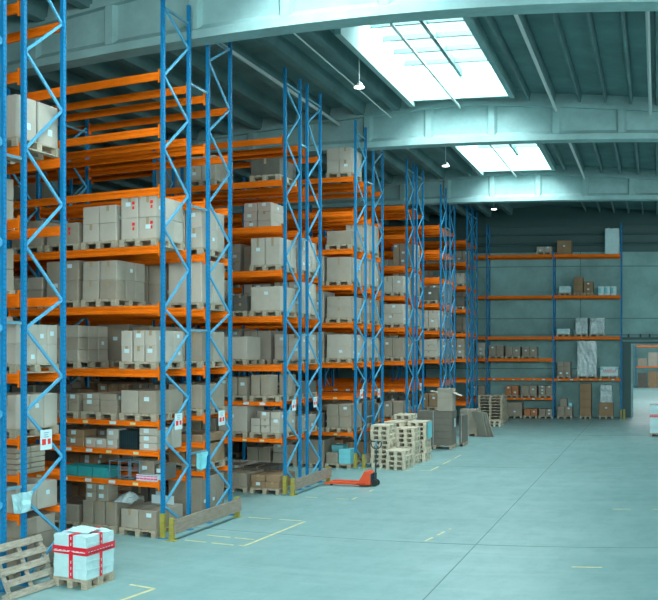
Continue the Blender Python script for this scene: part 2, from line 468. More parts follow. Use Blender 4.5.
line((-7.65, 13.15), (-7.2, 13.1)); line((-7.2, 13.1), (-7.3, 11.9))
line((-8.4, 22.9), (-7.2, 22.9), dash=(.3, .5)); line((-7.2, 22.9), (-7.2, 25.8), dash=(.35, 1.1))
line((-8.4, 29.0), (-6.7, 29.0), dash=(.4, .3)); line((-6.7, 29.0), (-6.7, 34), dash=(1.2, .6))
line((-4.3, 18.2), (-4.1, 19.6), dash=(.4, .25)); line((-1.4, 16.4), (-.9, 16.4)); line((-1.0, 22.5), (1.0, 22.5), dash=(.4, .5))
tag(fm.build('trim_21', 'floor_line'), kind='structure')

# ------------------------------------------------------------------ pallet racks
UP = [8.86, 7.81, 6.67, 5.57, 4.43, 3.21]
LOW1 = [2.215, 1.65, 1.06]; LOW2 = [2.30, 1.385]; LOW3 = [2.19, 1.09]
BAY = 3.68
def bh(z): return .10 if z < 2.5 else .15
_post, _brace, _beam = {}, {}, {}
def post_mesh(h):
    h = round(h, 2)
    if h not in _post:
        w, d, t = .041, .031, .009                       # open channel, back towards the beams
        pts = [(-d, -w), (d, -w), (d, -w + t), (-d + t, -w + t), (-d + t, w - t), (d, w - t), (d, w), (-d, w)]
        pts = [(-x, y) for x, y in pts]
        pts = [(d, -w), (d, w), (-d, w), (-d, w - t), (d - t, w - t), (d - t, -w + t), (-d, -w + t), (-d, -w)]
        _post[h] = MB().prism(pts, 'z', .012, h).mesh('post', 'blue_post')
    return _post[h]
FOOT = MB().box(-.08, .08, -.08, .08, 0, .012).mesh('base_plate', 'blue_steel')
def brace_mesh(dy, dz, flat=0):
    k = (round(dy, 2), round(dz, 2))
    if k not in _brace: _brace[k] = MB().bar((0, 0, 0), (0, dy, dz), .03, .045).mesh('brace', 'brace_blue' if not flat else 'zinc')
    return _brace[k]
NODES = [.08, .62, 1.28, 1.87, 2.63, 3.15, 3.9, 4.37, 5.16, 5.9, 6.64, 7.41, 8.13, 8.8, 9.58, 10.12]
GUARD = MB().box(-.045, .045, -.05, .05, .013, .48).mesh('post_guard', 'yellow_paint')

def frame(parent, x, y0, y1, h, detail=True, guard=False, flip=False):
    """an upright frame from y0 to y1 (post centres) at x; the bracing zigzags between inner and outer post"""
    f = link('upright_frame', None, parent, (x, 0, 0)); f.empty_display_size = .1
    for y in (y0, y1):
        link('post', post_mesh(h), f, (0, y, 0)); link('base_plate', FOOT, f, (0, y, 0))
    a, b = y0 + .035, y1 - .035
    if flip: a, b = b, a
    nd = [z for z in NODES if z < h - .2]
    m = None if detail else MB()
    for k in range(len(nd) - 1):
        p, q = (b, a) if k % 2 == 0 else (a, b)
        if detail: link('brace', brace_mesh(q - p, nd[k + 1] - nd[k]), f, (0, p, nd[k]))
        else: m.bar((0, p, nd[k]), (0, q, nd[k + 1]), .03, .045)
    if detail:
        link('brace', brace_mesh(b - a, 0, 1), f, (0, a, h - .36))
        link('brace', brace_mesh(b - a, 0, 1), f, (0, a, .06))
    else: m.build('bracing', 'brace_blue', f)
    if guard: link('post_guard', GUARD, f, (0, y0, 0))
    return f

def beam_mesh(L, h):
    k = (round(L, 2), h)
    if k not in _beam:
        m = MB()
        d = .025
        pts = [(-d, 0), (d, 0), (d, h * .30), (d * .55, h * .36), (d * .55, h * .64), (d, h * .70), (d, h), (-d, h), (-d, h * .70), (-d * .55, h * .64), (-d * .55, h * .36), (-d, h * .30)]
        m.prism(pts, 'x', 0, L)
        m.box(-.002, .03, -.035, -.026, -.06, h + .05); m.box(L - .03, L + .002, -.035, -.026, -.06, h + .05)
        m.box(-.002, .004, -.035, .03, -.06, h + .05); m.box(L - .004, L + .002, -.035, .03, -.06, h + .05)
        _beam[k] = m.mesh('beam', 'orange_steel')
    return _beam[k]

STICK_Y = MB().box(0, .12, 0, .002, 0, .05).mesh('barcode_label', 'floor_line')
STICK_W = MB().box(0, .15, 0, .002, 0, .06).mesh('barcode_label', 'white_paper')

def rack(y0, y1, levels, nb, label, group, x_end=RX, htop=10.57, guard=False, spacers=0, stick=0, bay=BAY, hin=None, detail=2, flip=False, tall=(0,), skip=lambda b, z: False):
    r = empty('pallet_rack', (x_end, y0, 0)); tag(r, label, 'pallet rack', group)
    Y = y1 - y0
    for k in range(nb + 1):
        frame(r, -k * bay, .05, Y - .05, htop if k in tall else (hin or 9.05), detail=k < detail, guard=guard and k == 0, flip=flip)
    for b in range(nb):
        for z in levels:
            if skip(b, z): continue
            h = bh(z); L = bay - .1
            for yy, s in ((.03, 0), (Y - .03, 1)):
                o = link('beam', beam_mesh(L, h), r, (-(b + 1) * bay + .05, yy, z - h))
                if s: o.rotation_euler = (0, 0, math.pi); o.location = (-b * bay - .05, yy, z - h)
                if s == 0 and stick and b < stick and z < 2.5:
                    for q in range(6):
                        xx = .25 + q * .55 + R.uniform(-.08, .08)
                        link('barcode_label', STICK_Y if R.random() < .6 else STICK_W, o, (xx, -.028, .02))
    for z in ((1.5, 3.98, 6.47, 8.9) if spacers else ()):
        for k in range(2):
            MB().bar((-k * bay, Y + .014, z), (-k * bay, Y + spacers - .014, z), .03, .045).build('row_spacer', 'zinc', r)
    return r

# (front y, rear y) of both halves of each double row
ROWS = [((10.65, 11.75), (12.26, 13.33)), ((16.71, 17.80), (18.68, 19.79)), ((23.07, 24.13), (24.66, 25.70)),
        ((28.94, 30.00), (30.86, 31.95)), ((35.2, 36.2), (36.72, 37.75)), ((40.98, 42.0), (42.86, 43.85)), ((46.85, 47.95), (48.3, 49.4))]
RN = ['rack row at the picture edge', 'first full rack row', 'second full rack row', 'third full rack row', 'fourth full rack row', 'fifth full rack row', 'last full rack row']
NB = [2, 3, 3, 4, 4, 4, 4]
LV = [UP + LOW1, UP + LOW1, UP + LOW2, UP + LOW3, UP + LOW3, UP + LOW3, UP + LOW3]
RACKLAB = [
 ('tall blue and orange rack whose first bay is cut by the frame edge', 'tall blue and orange rack holding white cartons beside the leaning pallet'),
 ('tall blue and orange rack behind the red-taped white load, guard plank at its foot', 'rear rack of the first double row, behind the plank barrier'),
 ('blue and orange rack facing the aisle just behind the first plank barrier', 'rear rack of the double row nearest to the pallet jack forks'),
 ('blue and orange rack with pale blue boxes at its foot', 'rear rack of the double row behind the pallet jack and wooden pallets'),
 ('blue and orange rack rising behind the stacked empty pallets', 'rear rack of the double row behind the grey cardboard bundle'),
 ('blue and orange rack rising behind the open carton', 'rear rack of the double row behind the upright grey boards'),
 ('blue and orange rack of the last double row, facing the aisle', 'rear rack of the last double row, facing the end wall')]
for i, ((a, b), (c, d_)) in enumerate(ROWS):
    gap = c - b
    ht = 10.45 if i == 1 else 10.57
    rack(a - .05, b + .05, LV[i], NB[i], RACKLAB[i][0], 'tall blue and orange pallet racks', htop=ht, guard=True, spacers=gap - .1, stick=2 if i in (1, 2, 3, 4) else 0)
    rack(c - .05, d_ + .05, LV[i], NB[i], RACKLAB[i][1], 'tall blue and orange pallet racks', htop=ht, stick=0, flip=True)
# rack along the end wall
BKX = 1.9; BKB = 3.61; BKL = [8.74, 6.55, 4.36, 3.19, 2.12, 1.09]
rack(52.95, 54.05, BKL, 4, 'blue and orange rack standing against the end wall beside the doorway', 'racks against walls', x_end=-BKX, hin=8.9, bay=BKB, stick=4, htop=10.4, tall=(0, 2), guard=True,
     skip=lambda b, z: z in (3.19, 1.09) and (b == 0 or (b == 1 and False)) or (z == 8.74 and b == 3))
# rack in the room beyond the doorway
rack(99.0, 100.1, [6.4, 4.2, 2.1], 2, 'distant blue and orange rack seen through the doorway in the end wall', 'racks against walls', x_end=4.5, htop=7.0, hin=7.0, bay=3.3, detail=0)

# plank barriers at the row ends
def barrier(x, y0, y1, label):
    r = empty('guard_rail', (x, y0, 0)); tag(r, label, 'guard rail', 'plank barriers at the rack ends')
    L = y1 - y0
    for y in (0, L):
        p = MB().box(-.04, .05, y - .045, y + .045, .01, .42).build('rail_post', 'yellow_paint', r)
        MB().box(-.1, .1, y - .1, y + .1, 0, .01).build('base_plate', 'yellow_paint', p)
    MB().box(.052, .095, -.02, L + .02, .14, .40).build('plank', 'plank_wood', r)
barrier(-8.76, 16.62, 19.62, 'grey wooden plank barrier on yellow posts at the end of the first full row')
barrier(-8.80, 23.08, 25.78, 'grey wooden plank barrier on yellow posts just behind the pallet jack forks')
barrier(-8.8, 29.15, 31.9, 'plank barrier on yellow posts mostly hidden by the stacked wooden pallets')

# ------------------------------------------------------------------ pallets and cartons
def pallet_mb(L=.8, D=1.2, x_slats=True):
    """pallet with its short side L along x, D along y, height .144"""
    m = MB()
    for xx in (0, L / 2 - .05, L - .1):                      # bottom skids along y
        m.box(xx, xx + .1, 0, D, 0, .022)
    for yy in (0, D / 2 - .07, D - .14):
        for xx in (0, L / 2 - .05, L - .1): m.box(xx, xx + .1, yy, yy + .14, .022, .1)
        m.box(0, L, yy, yy + .14, .1, .122)
    for k in range(5):
        xx = (L - .13) * k / 4
        m.box(xx, xx + .13, 0, D, .122, .144)
    return m
PAL = pallet_mb().mesh('pallet', 'pallet_wood')
PALX = pallet_mb(1.2, .8).mesh('pallet', 'pallet_wood')
PH = .144

_cm = {}
def carton_mesh(w, d, h, m):
    k = (round(w, 2), round(d, 2), round(h, 2), m)
    if k not in _cm:
        w, d, h = k[0] - .008, k[1] - .008, k[2] - .003
        b = .012
        mb = MB(); v = mb.v; f = mb.f
        # box with chamfered upright edges
        pts = [(-w / 2 + b, -d / 2), (w / 2 - b, -d / 2), (w / 2, -d / 2 + b), (w / 2, d / 2 - b), (w / 2 - b, d / 2), (-w / 2 + b, d / 2), (-w / 2, d / 2 - b), (-w / 2, -d / 2 + b)]
        for (z, q) in ((0, .975), (.009, 1), (h - .009, 1), (h, .975)): v += [(px * q, py * q, z) for px, py in pts]
        for r_ in range(3):
            for i in range(8): j = (i + 1) % 8; f.append((8 * r_ + i, 8 * r_ + j, 8 * r_ + 8 + j, 8 * r_ + 8 + i))
        f.append(tuple(range(7, -1, -1))); f.append(tuple(range(24, 32)))
        _cm[k] = mb.mesh('carton', m)
    return _cm[k]
TAPEM, LABM = {}, {}
def tape_mesh(w, d, h):
    k = (round(w, 2), round(d, 2), round(h, 2))
    if k not in TAPEM:
        w, d, h = k[0] - .008, k[1] - .008, k[2] - .003
        m = MB().prism([(-d / 2 - .002, h * .68), (-d / 2 - .002, h + .002), (d / 2, h + .002), (d / 2, h + .0005), (-d / 2, h + .0005), (-d / 2, h * .68)], 'x', -.03, .03)
        TAPEM[k] = m.mesh('packing_tape', 'tape')
    return TAPEM[k]
LAB = MB().box(-.055, .055, -.002, 0, -.04, .04).mesh('shipping_label', 'white_paper')
LABX = MB().box(0, .002, -.05, .05, -.035, .035).mesh('shipping_label', 'white_paper')
REDM = MB().box(-.03, .03, -.002, 0, -.03, .03).box(-.02, .02, -.002, 0, -.12, -.06).mesh('red_print', 'red_print')

CARTS, PALS = [], []          # records
TONE = {'carton_tan': 'tan', 'carton_grey': 'grey-brown', 'carton_pale': 'pale grey', 'carton_brown': 'brown', 'carton_dark': 'dark', 'carton_orange': 'reddish',
        'carton_cyan': 'pale blue', 'clear_film': 'film-wrapped', 'white_film': 'white'}
def load(where, x, y, z, nx, ny, nz, h, m='carton_tan', pal=True, w=.8, d=1.14, jit=.012, dec=.3, red=False, missing=0, rot=0, kind=0):
    """a pallet with a block of cartons; x is the -X corner, y the front, z what it stands on"""
    zz = z
    if pal:
        PALS.append([(x, y - .02, z), where]); zz = z + PH
    tiers = ['bottom', 'second', 'third', 'fourth', 'fifth', 'sixth']
    cw, cd_ = w / nx, d / ny
    hh = h / nz
    for k in range(nz):
        for i in range(nx):
            for j in range(ny):
                if missing and k == nz - 1 and R.random() < missing: continue
                if m == 'mix': mm = R.choice(['carton_tan', 'carton_grey', 'carton_brown', 'carton_pale', 'carton_tan'])
                else: mm = m
                if dec and R.random() < .12 and mm in ('carton_tan', 'carton_grey'): mm = 'carton_grey' if mm == 'carton_tan' else 'carton_tan'
                cx = x + cw * (i + .5) + (.8 - w) / 2 + R.uniform(-jit, jit) * .5; cy = y + .02 + cd_ * (j + .5) + (R.uniform(-jit, jit) * .4 if 1 else 0)
                o = [carton_mesh(cw - jit, cd_ - jit * .5, hh, mm), (cx, cy, zz + hh * k), []]
                col = 'aisle-side' if i == nx - 1 and nx > 1 else ('inner' if i == 0 and nx > 1 else ('middle' if nx > 1 else 'single'))
                row = ['front', 'second-deep', 'third-deep', 'rear'][min(j, 3)]
                tr = 'top' if k == nz - 1 and nz > 1 else ('only' if nz == 1 else tiers[min(k, 5)])
                CARTS.append((o, where, tr, col, row, TONE.get(mm, 'grey'), i, j, k, nx, ny, nz, (cw, cd_, hh), mm, dec))
                ww, dd = cw - jit - .008, cd_ - jit * .5 - .008
                if j == 0 and dec and R.random() < .55: o[2].append(('packing_tape', tape_mesh(cw - jit, cd_ - jit * .5, hh), (0, 0, 0)))
                if j == 0 and dec and R.random() < dec:
                    o[2].append(('shipping_label', LAB, (R.uniform(-.1, .1) * cw, -dd / 2 - .0005, hh * R.uniform(.55, .78))))
                if j == 0 and red:
                    o[2].append(('red_print', REDM, (cw * .22, -dd / 2 - .0005, hh * R.uniform(.6, .75))))
                if i == nx - 1 and dec and R.random() < dec * .8:
                    o[2].append(('shipping_label', LABX, (ww / 2, R.uniform(-.1, .1) * cd_, hh * R.uniform(.3, .7))))

SLOT = [-.09 - .84 - s * .885 for s in range(4)]      # -X corner of slot s, from the bay's aisle-side upright
def sx(b, s, x_end=RX, bay=BAY): return x_end - b * bay + SLOT[s] 
LN = {}
for i, L in enumerate(LV):
    for j, z in enumerate(sorted(L)): LN[(i, z)] = ORD[j + 1] + ' shelf up'
    LN[(i, 0)] = 'floor level'
RNAME = [['picture-edge rack', 'white-carton rack'], ['first full rack', 'first row rear rack'], ['second full rack', 'second row rear rack'], ['third full rack', 'third row rear rack'],
         ['fourth full rack', 'fourth row rear rack'], ['fifth full rack', 'fifth row rear rack'], ['last full rack', 'last row rear rack']]
def where(i, hf, z, b, s): return (i, hf, z, b, s)

T, G, P, B, D = 'carton_tan', 'carton_grey', 'carton_pale', 'carton_brown', 'carton_dark'
# explicit loads: (row, half, level, bay, slot): (nx, ny, nz, h, material, extras)
EX = {
 # first full row, front half (the large face behind the white load)
 (1,0,5.57,0,0): (2,3,2,.82,P,dict(red=1)), (1,0,5.57,0,1): (2,3,2,.70,P,{}), (1,0,5.57,0,2): (1,2,1,.42,T,dict(red=1)), (1,0,5.57,0,3): (2,3,2,.52,T,{}),
 (1,0,4.43,0,0): None, (1,0,4.43,0,1): (2,3,2,.76,G,{}), (1,0,4.43,0,2): (2,2,2,.80,T,{}), (1,0,4.43,0,3): (1,2,2,.50,T,{}),
 (1,0,3.21,0,0): (3,3,2,.60,P,{}), (1,0,3.21,0,1): None, (1,0,3.21,0,2): (1,3,3,.72,G,{}), (1,0,3.21,0,3): (3,2,2,.72,P,{}),
 (1,0,6.67,0,0): None, (1,0,6.67,0,1): None, (1,0,6.67,0,2): None, (1,0,6.67,0,3): None,
 (1,0,2.215,0,0): (2,2,1,.44,T,dict(dec=.6)), (1,0,2.215,0,1): (2,3,3,.36,T,dict(missing=.2)), (1,0,2.215,0,2): (3,2,2,.34,T,{}), (1,0,2.215,0,3): (2,2,1,.5,D,{}),
 (1,0,0,0,0): (2,2,1,.36,G,{}), (1,0,0,0,1): (3,2,1,.46,T,{}), (1,0,0,0,2): (2,2,1,.34,T,{}), (1,0,0,0,3): (2,2,2,.6,D,{}),
 # first row rear half
 (1,1,5.57,0,0): (2,3,2,.82,P,{}), (1,1,4.43,0,0): (1,2,1,.9,P,{}), (1,1,3.21,0,0): (2,2,1,.62,T,{}), (1,1,2.215,0,0): (1,2,1,.5,T,{}), (1,1,0,0,0): (1,3,1,.78,T,{}),
 (1,1,1.06,0,0): (2,2,1,.40,B,{}),
 # second row
 (2,0,7.81,0,0): (1,2,1,.42,D,{}), (2,0,7.81,0,2): (2,2,2,.62,P,{}), (2,0,7.81,0,1): None,
 (2,0,5.57,0,0): (2,3,1,.68,P,{}), (2,0,5.57,0,1): None, (2,0,5.57,0,2): (1,2,1,.3,D,{}),
 (2,0,4.43,0,0): (1,2,1,.60,P,{}), (2,0,4.43,0,1): (2,2,2,.4,D,{}),
 (2,0,3.21,0,0): None, (2,0,3.21,0,1): (1,1,1,.58,P,dict(d=.9)), (2,0,3.21,0,2): (2,2,1,.62,T,{}),
 (2,0,2.3,0,0): (3,2,1,.52,T,dict(missing=.2)), (2,0,2.3,0,1): (3,2,1,.46,T,{}),
 (2,0,1.385,0,0): (3,3,3,.52,P,dict(missing=.35)), (2,0,1.385,0,1): (1,2,1,.66,P,{}),
 (2,0,6.67,0,0): None, (2,0,6.67,0,1): None, (2,0,6.67,0,2): None,
 (2,1,5.57,0,0): (2,3,2,.78,P,{}), (2,1,4.43,0,0): (2,3,2,.82,P,{}), (2,1,3.21,0,0): (2,3,2,.66,P,{}),
 # third row
 (3,0,8.86,0,0): (2,3,2,.76,P,{}), (3,0,7.81,0,0): None, (3,0,7.81,0,1): None, (3,0,6.67,0,0): (1,1,1,.42,T,{}), (3,1,6.67,0,0): (2,3,2,.86,P,{}), (3,1,5.57,0,0): (2,3,2,.8,P,{}),
 (3,0,5.57,0,0): (1,2,1,.72,G,{}), (3,0,5.57,0,1): (2,2,2,.78,P,{}), (3,0,4.43,0,0): (1,2,2,.66,G,{}), (3,0,4.43,0,1): (2,2,3,.84,P,{}),
 (3,0,3.21,0,0): (1,2,2,.72,P,dict(dec=.9)), (3,0,2.19,0,0): None, (3,0,2.19,0,1): None, (3,0,2.19,0,2): None,
 (3,0,1.09,0,0): (2,2,2,.70,T,dict(missing=.2)), (3,0,1.09,0,1): (1,2,1,.45,D,{}), (3,0,0,0,0): 'blue', (3,0,0,0,1): (1,2,1,.7,T,{}),
 (4,0,6.67,0,0): None, (4,0,5.57,0,0): (2,2,1,.60,P,{}), (4,0,4.43,0,0): (1,2,2,.72,P,dict(dec=.9)), (4,0,3.21,0,0): (2,2,1,.70,T,{}), (4,0,2.19,0,0): None,
 (5,0,6.67,0,0): None, (5,0,5.57,0,0): (1,2,1,.55,D,{}), (5,0,4.43,0,0): (2,2,2,.72,P,{}), (5,0,3.21,0,0): (1,2,3,.72,P,{}),
 (6,0,6.67,0,0): (2,2,1,.5,P,{}), (6,0,5.57,0,0): (1,2,1,.5,D,{}),
 # row at the picture edge
 (0,1,6.67,0,0): 'bins', (0,1,5.57,0,0): None, (0,1,4.43,0,0): None, (0,1,3.21,0,0): (3,4,2,.62,P,dict(dec=.6)),
 (0,1,2.215,0,0): (2,3,1,.52,P,{}), (0,1,1.65,0,0): (1,2,5,.42,T,dict(pal=False, d=.8, dec=0)), (0,1,1.06,0,0): (2,2,1,.42,P,dict(pal=False)), (0,1,0,0,0): (1,2,3,.8,T,dict(jit=.05)),
}
FILL = {8.86: 0, 7.81: .06, 6.67: .22, 5.57: .8, 4.43: .9, 3.21: .95}
def fill(i, hf):
    y0 = ROWS[i][hf][0]
    for b in range(min(NB[i], 4)):
        for z in [0] + LV[i]:
            tight = z in LOW1 + LOW2 + LOW3 or z == 0
            for s in range(4):
                key = (i, hf, z, b, s)
                q = R.random()
                wh = key
                x = sx(b, s); y = y0 - .04
                if key in EX:
                    e = EX[key]
                    if e is None: continue
                    if isinstance(e, tuple):
                        nx, ny, nz, h, m, kw = e
                        kw = dict(kw)
                        load(wh, x, y, z, nx, ny, nz, h, m, **kw)
                    continue
                if i == 1 and hf == 0 and z in (1.65, 1.06) and b == 0: continue
                if i == 1 and z > 6: continue
                if i in (3, 4, 5) and z == 2.19 and b < 3: continue
                if i == 6 and z in (0, 1.09, 2.19): continue
                p = FILL.get(z, .8)
                if q > p: continue
                if z == 1.65: free = .42
                elif z == 1.06: free = .46
                elif z == 1.385: free = .74
                elif z == 2.215: free = .85
                elif z == 0: free = .85
                elif z == 1.09: free = .9
                elif z == 2.3: free = .74
                else: free = .95
                pal = free > .6 or z in (0,)
                hm = free - (PH if pal else 0) - .16
                if tight:  # low shelves get darker carton tones, partly standing in for shade
                    load(wh, x, y, z, R.choice([1, 2, 2, 3]), 2, R.choice([1, 1, 2]), hm * R.uniform(.55, 1), R.choice([T, T, B, D, D, B, G]), pal=pal, dec=.25, jit=.02)
                else:
                    nx, nz = R.choice([(2, 2), (2, 2), (2, 1), (1, 2), (1, 1), (3, 3), (2, 3)])
                    h = R.uniform(.55, .86)
                    if i in (1,) and hf == 1: h = R.uniform(.6, .85)
                    load(wh, x, y, z, nx, R.choice([2, 3]), nz, h, R.choice([P, G, G, T, T, T]), dec=.3)
for i in range(7):
    for hf in (0, 1):
        if i == 0 and hf == 0: continue
        fill(i, hf)

# ------------------------------------------------------------------ low shelves of the first full row
def ctn(name, x0, x1, y0, y1, z0, h, m, label, cat='carton', group=None, stick=True, tape=True):
    w, d = x1 - x0, y1 - y0
    o = link(name, carton_mesh(w, d, h, m), None, ((x0 + x1) / 2, (y0 + y1) / 2, z0)); tag(o, label, cat, group)
    if stick: link('shipping_label', LAB, o, (-w * .1, -d / 2 + .003, h * .6))
    if tape: link('packing_tape', tape_mesh(w, d, h), o)
    return o
Yf = 16.72
ctn('carton', -11.22, -10.80, Yf, Yf + .5, 1.65, .19, B, 'lower flat orange-brown carton on the third shelf up, first full rack')
ctn('carton', -11.20, -10.80, Yf, Yf + .5, 1.84, .15, B, 'upper flat orange-brown carton on the third shelf up, first full rack')
for k in range(3): ctn('carton', -10.77 + .25 * k, -10.53 + .25 * k, Yf, Yf + .35, 1.65, .19, P, 'small labelled grey box, number %s in a low line of three on the third shelf' % ['one', 'two', 'three'][k], tape=False)
ctn('carton', -10.27, -10.0, Yf, Yf + .35, 1.84, .20, P, 'small labelled grey box sitting on the low line of three', tape=False)
for k in range(3): ctn('carton', -9.53, -9.13, Yf, Yf + .45, 1.65 + .145 * k, .145, P, 'flat grey box with white label, %s of three by the blue post' % ['bottom', 'middle', 'top'][k], tape=False)
for k in range(9):
    t = link('dark_panel', MB().box(0, .022, 0, .5, 0, .36).mesh('dark_panel', 'dark_steel'), None, (-9.98 + k * .045, Yf + .02, 1.652))
    tag(t, 'dark upright panel, number %s from the inner end of the file on the third shelf' % NUMW[k], 'panel', 'dark panels filed on the third shelf')
for k in range(3):
    m = MB(); a = .0
    m.box(0, .34, 0, .5, 0, .012)
    m.box(0, .012, 0, .5, .012, .2).box(.328, .34, 0, .5, .012, .2).box(.012, .328, 0, .012, .012, .2).box(.012, .328, .488, .5, .012, .2)
    for q in range(6): m.box(.03 + q * .05, .055 + q * .05, -.006, 0, .03, .17)
    t = m.build('plastic_crate', 'teal_plastic', None, (-11.3 + k * .36, Yf, 1.06)); tag(t, 'open teal plastic crate, %s of three on the second shelf' % ['innermost', 'middle', 'aisle-side'][k], 'crate')
for k in range(3):
    r = empty('wire_basket', (-10.2 + k * .24 - .02, Yf + .03, 1.06)); tag(r, 'upright wire basket on the second shelf, %s of three' % ['inner', 'middle', 'aisle-side'][k], 'basket')
    m = MB()
    for a, b in ((0, 0), (.2, 0), (0, .4), (.2, .4)): m.box(a, a + .014, b, b + .014, 0, .36)
    m.build('wire_lattice', 'zinc', r)
    m = MB()
    for z in (.02, .18, .34): m.box(.014, .2, 0, .008, z, z + .01).box(.014, .2, .4, .408, z, z + .01).box(0, .008, .014, .4, z, z + .01).box(.204, .212, .014, .4, z, z + .01)
    m.build('wire_mesh', 'zinc', r)
ctn('carton', -9.72, -9.36, Yf + .3, Yf + .8, 1.06, .36, T, 'tan carton behind the pink-striped packs on the second shelf')
ctn('carton', -9.34, -9.13, Yf + .3, Yf + .8, 1.06, .30, D, 'dark carton behind the pink-striped packs by the blue post')
for k in range(6):
    t = link('striped_pack', MB().box(0, .07, 0, .2, 0, .12).mesh('striped_pack', 'white_paper'), None, (-9.6 + k * .078, Yf + .02, 1.06))
    tag(t, 'small white pack with pink band, number %s in the line beside the post' % ['one', 'two', 'three', 'four', 'five', 'six'][k], 'pack', 'pink-banded packs on the second shelf')
    MB().box(.0, .07, -.002, 0, .03, .06).box(0, .07, -.002, 0, .085, .105).build('pink_band', 'pink_print', t)
t = MB().box(0, .5, 0, .02, 0, .52).build('white_board', 'white_paper', None, (-9.75, 17.62, .15)); tag(t, 'pale board standing behind cartons on the floor level of the first full rack', 'board')
ctn('carton', -9.55, -9.13, 17.35, 17.75, 1.65, .42, P, 'big pale carton at the aisle end of the third shelf, behind flat boxes', stick=False)
ctn('carton', -9.75, -9.12, 17.25, 17.72, 2.36 + .35, .22, T, 'flat tan carton lying high behind the mixed cartons of the fourth shelf') if False else None

# crumpled clear bag on the floor-level cartons
def film(name, loc, w, d, h, label, m='white_film', seed=1):
    rr = random.Random(seed); mb = MB(); N = 9; M2 = 7
    for i in range(N):
        for j in range(M2):
            u, v = i / (N - 1), j / (M2 - 1)
            z = h * (math.sin(u * math.pi) * .6 + .4) * (math.sin(v * math.pi) ** .6) * rr.uniform(.55, 1.1)
            mb.v.append((w * u + rr.uniform(-.1, .1) * w / N, d * v, max(.004, z)))
    for i in range(N - 1):
        for j in range(M2 - 1):
            a = i * M2 + j; mb.f.append((a, a + M2, a + M2 + 1, a + 1))
    o = mb.build(name, m, None, loc); sm = o.modifiers.new('solid', 'SOLIDIFY'); sm.thickness = .006
    return tag(o, label, 'plastic film')
for k in range(2):
    for q in range(2):
        ctn('carton', -10.76 + .27 * q, -10.50 + .27 * q, Yf, Yf + .4, .605 + .17 * k, .17, T, '%s small carton of four above the floor-level load by the bag, %s' % (['lower', 'upper'][k], ['inner', 'aisle-side'][q]))
film('plastic_bag', (-10.1, 16.72, .61), .42, .5, .2, 'crumpled clear plastic bag lying on the floor-level cartons', 'clear_film', 3)

# blue boxes on a pallet at the foot of the third row
x, y = -9.95, 28.86
o = link('wooden_pallet', PAL, None, (x, y, 0)); tag(o, 'wooden pallet under the pale blue boxes on the floor', 'pallet')
for k in range(3): ctn('carton', x + .42, x + .80, y + .03, y + .5, PH + .15 * k, .15, 'carton_cyan', 'flat pale blue box by the yellow post, %s of three' % ['bottom', 'middle', 'top'][k], stick=False, tape=False)
ctn('carton', x + .02, x + .40, y + .03, y + .35, PH, .33, T, 'grey-brown carton in front of the pale blue boxes', stick=False)
for k in range(3): ctn('carton', x + .02, x + .40, y + .55, y + 1.1, PH + .17 * k, .17, 'carton_cyan', 'flat pale blue box behind the grey-brown carton, %s of three' % ['bottom', 'middle', 'top'][k], stick=False, tape=False)

# two pale bins high in the rack at the picture edge
for k, (a, b) in enumerate(((12.2, 12.74), (12.78, 13.34))):
    ctn('storage_box', -9.78, -9.1, a, b, 6.67 + PH, .66, 'carton_pale', ['tall pale box at the front of the highest pallet in the white-carton rack', 'tall pale box at the rear of the highest pallet in the white-carton rack'][k], 'box', stick=False, tape=False)
    MB().box(0, .002, -.06, .06, -.05, .05).build('shipping_label', 'white_paper', bpy.context.scene.objects[-1] if False else COL.objects[-1], (.336, .05, .22))
o = link('wooden_pallet', PAL, None, (-9.86, 12.16, 6.67)); tag(o, 'wooden pallet under the two tall pale boxes, highest at the picture edge', 'pallet')
# white film hanging in the edge rack, lower down
def hang(name, x, y0, y1, ztop, drop, m, label, seed, kind='plastic film'):
    rr = random.Random(seed); mb = MB(); N = 8; K = 6
    for i in range(N):
        for j in range(K):
            u, v = i / (N - 1), j / (K - 1)
            mb.v.append((x + rr.uniform(-.015, .015) + .02 * math.sin(u * 9), y0 + (y1 - y0) * (u * (1 - .25 * v) + .1 * v), ztop - drop * v * (1 - .25 * abs(u - .5))))
    for i in range(N - 1):
        for j in range(K - 1):
            a = i * K + j; mb.f.append((a, a + K, a + K + 1, a + 1))
    o = mb.build(name, m); sm = o.modifiers.new('solid', 'SOLIDIFY'); sm.thickness = .004
    return tag(o, label, kind)
hang('plastic_sheet', -8.93, 11.85, 12.4, 1.42, .32, 'cyan_film', 'pale plastic sheet hanging between two blue posts at the picture edge', 5)
hang('paper_sheet', -8.93, 17.98, 18.5, 1.5, .36, 'carton_cyan', 'pale sheet of paper hanging between two blue posts of the first full row', 6, 'sheet')

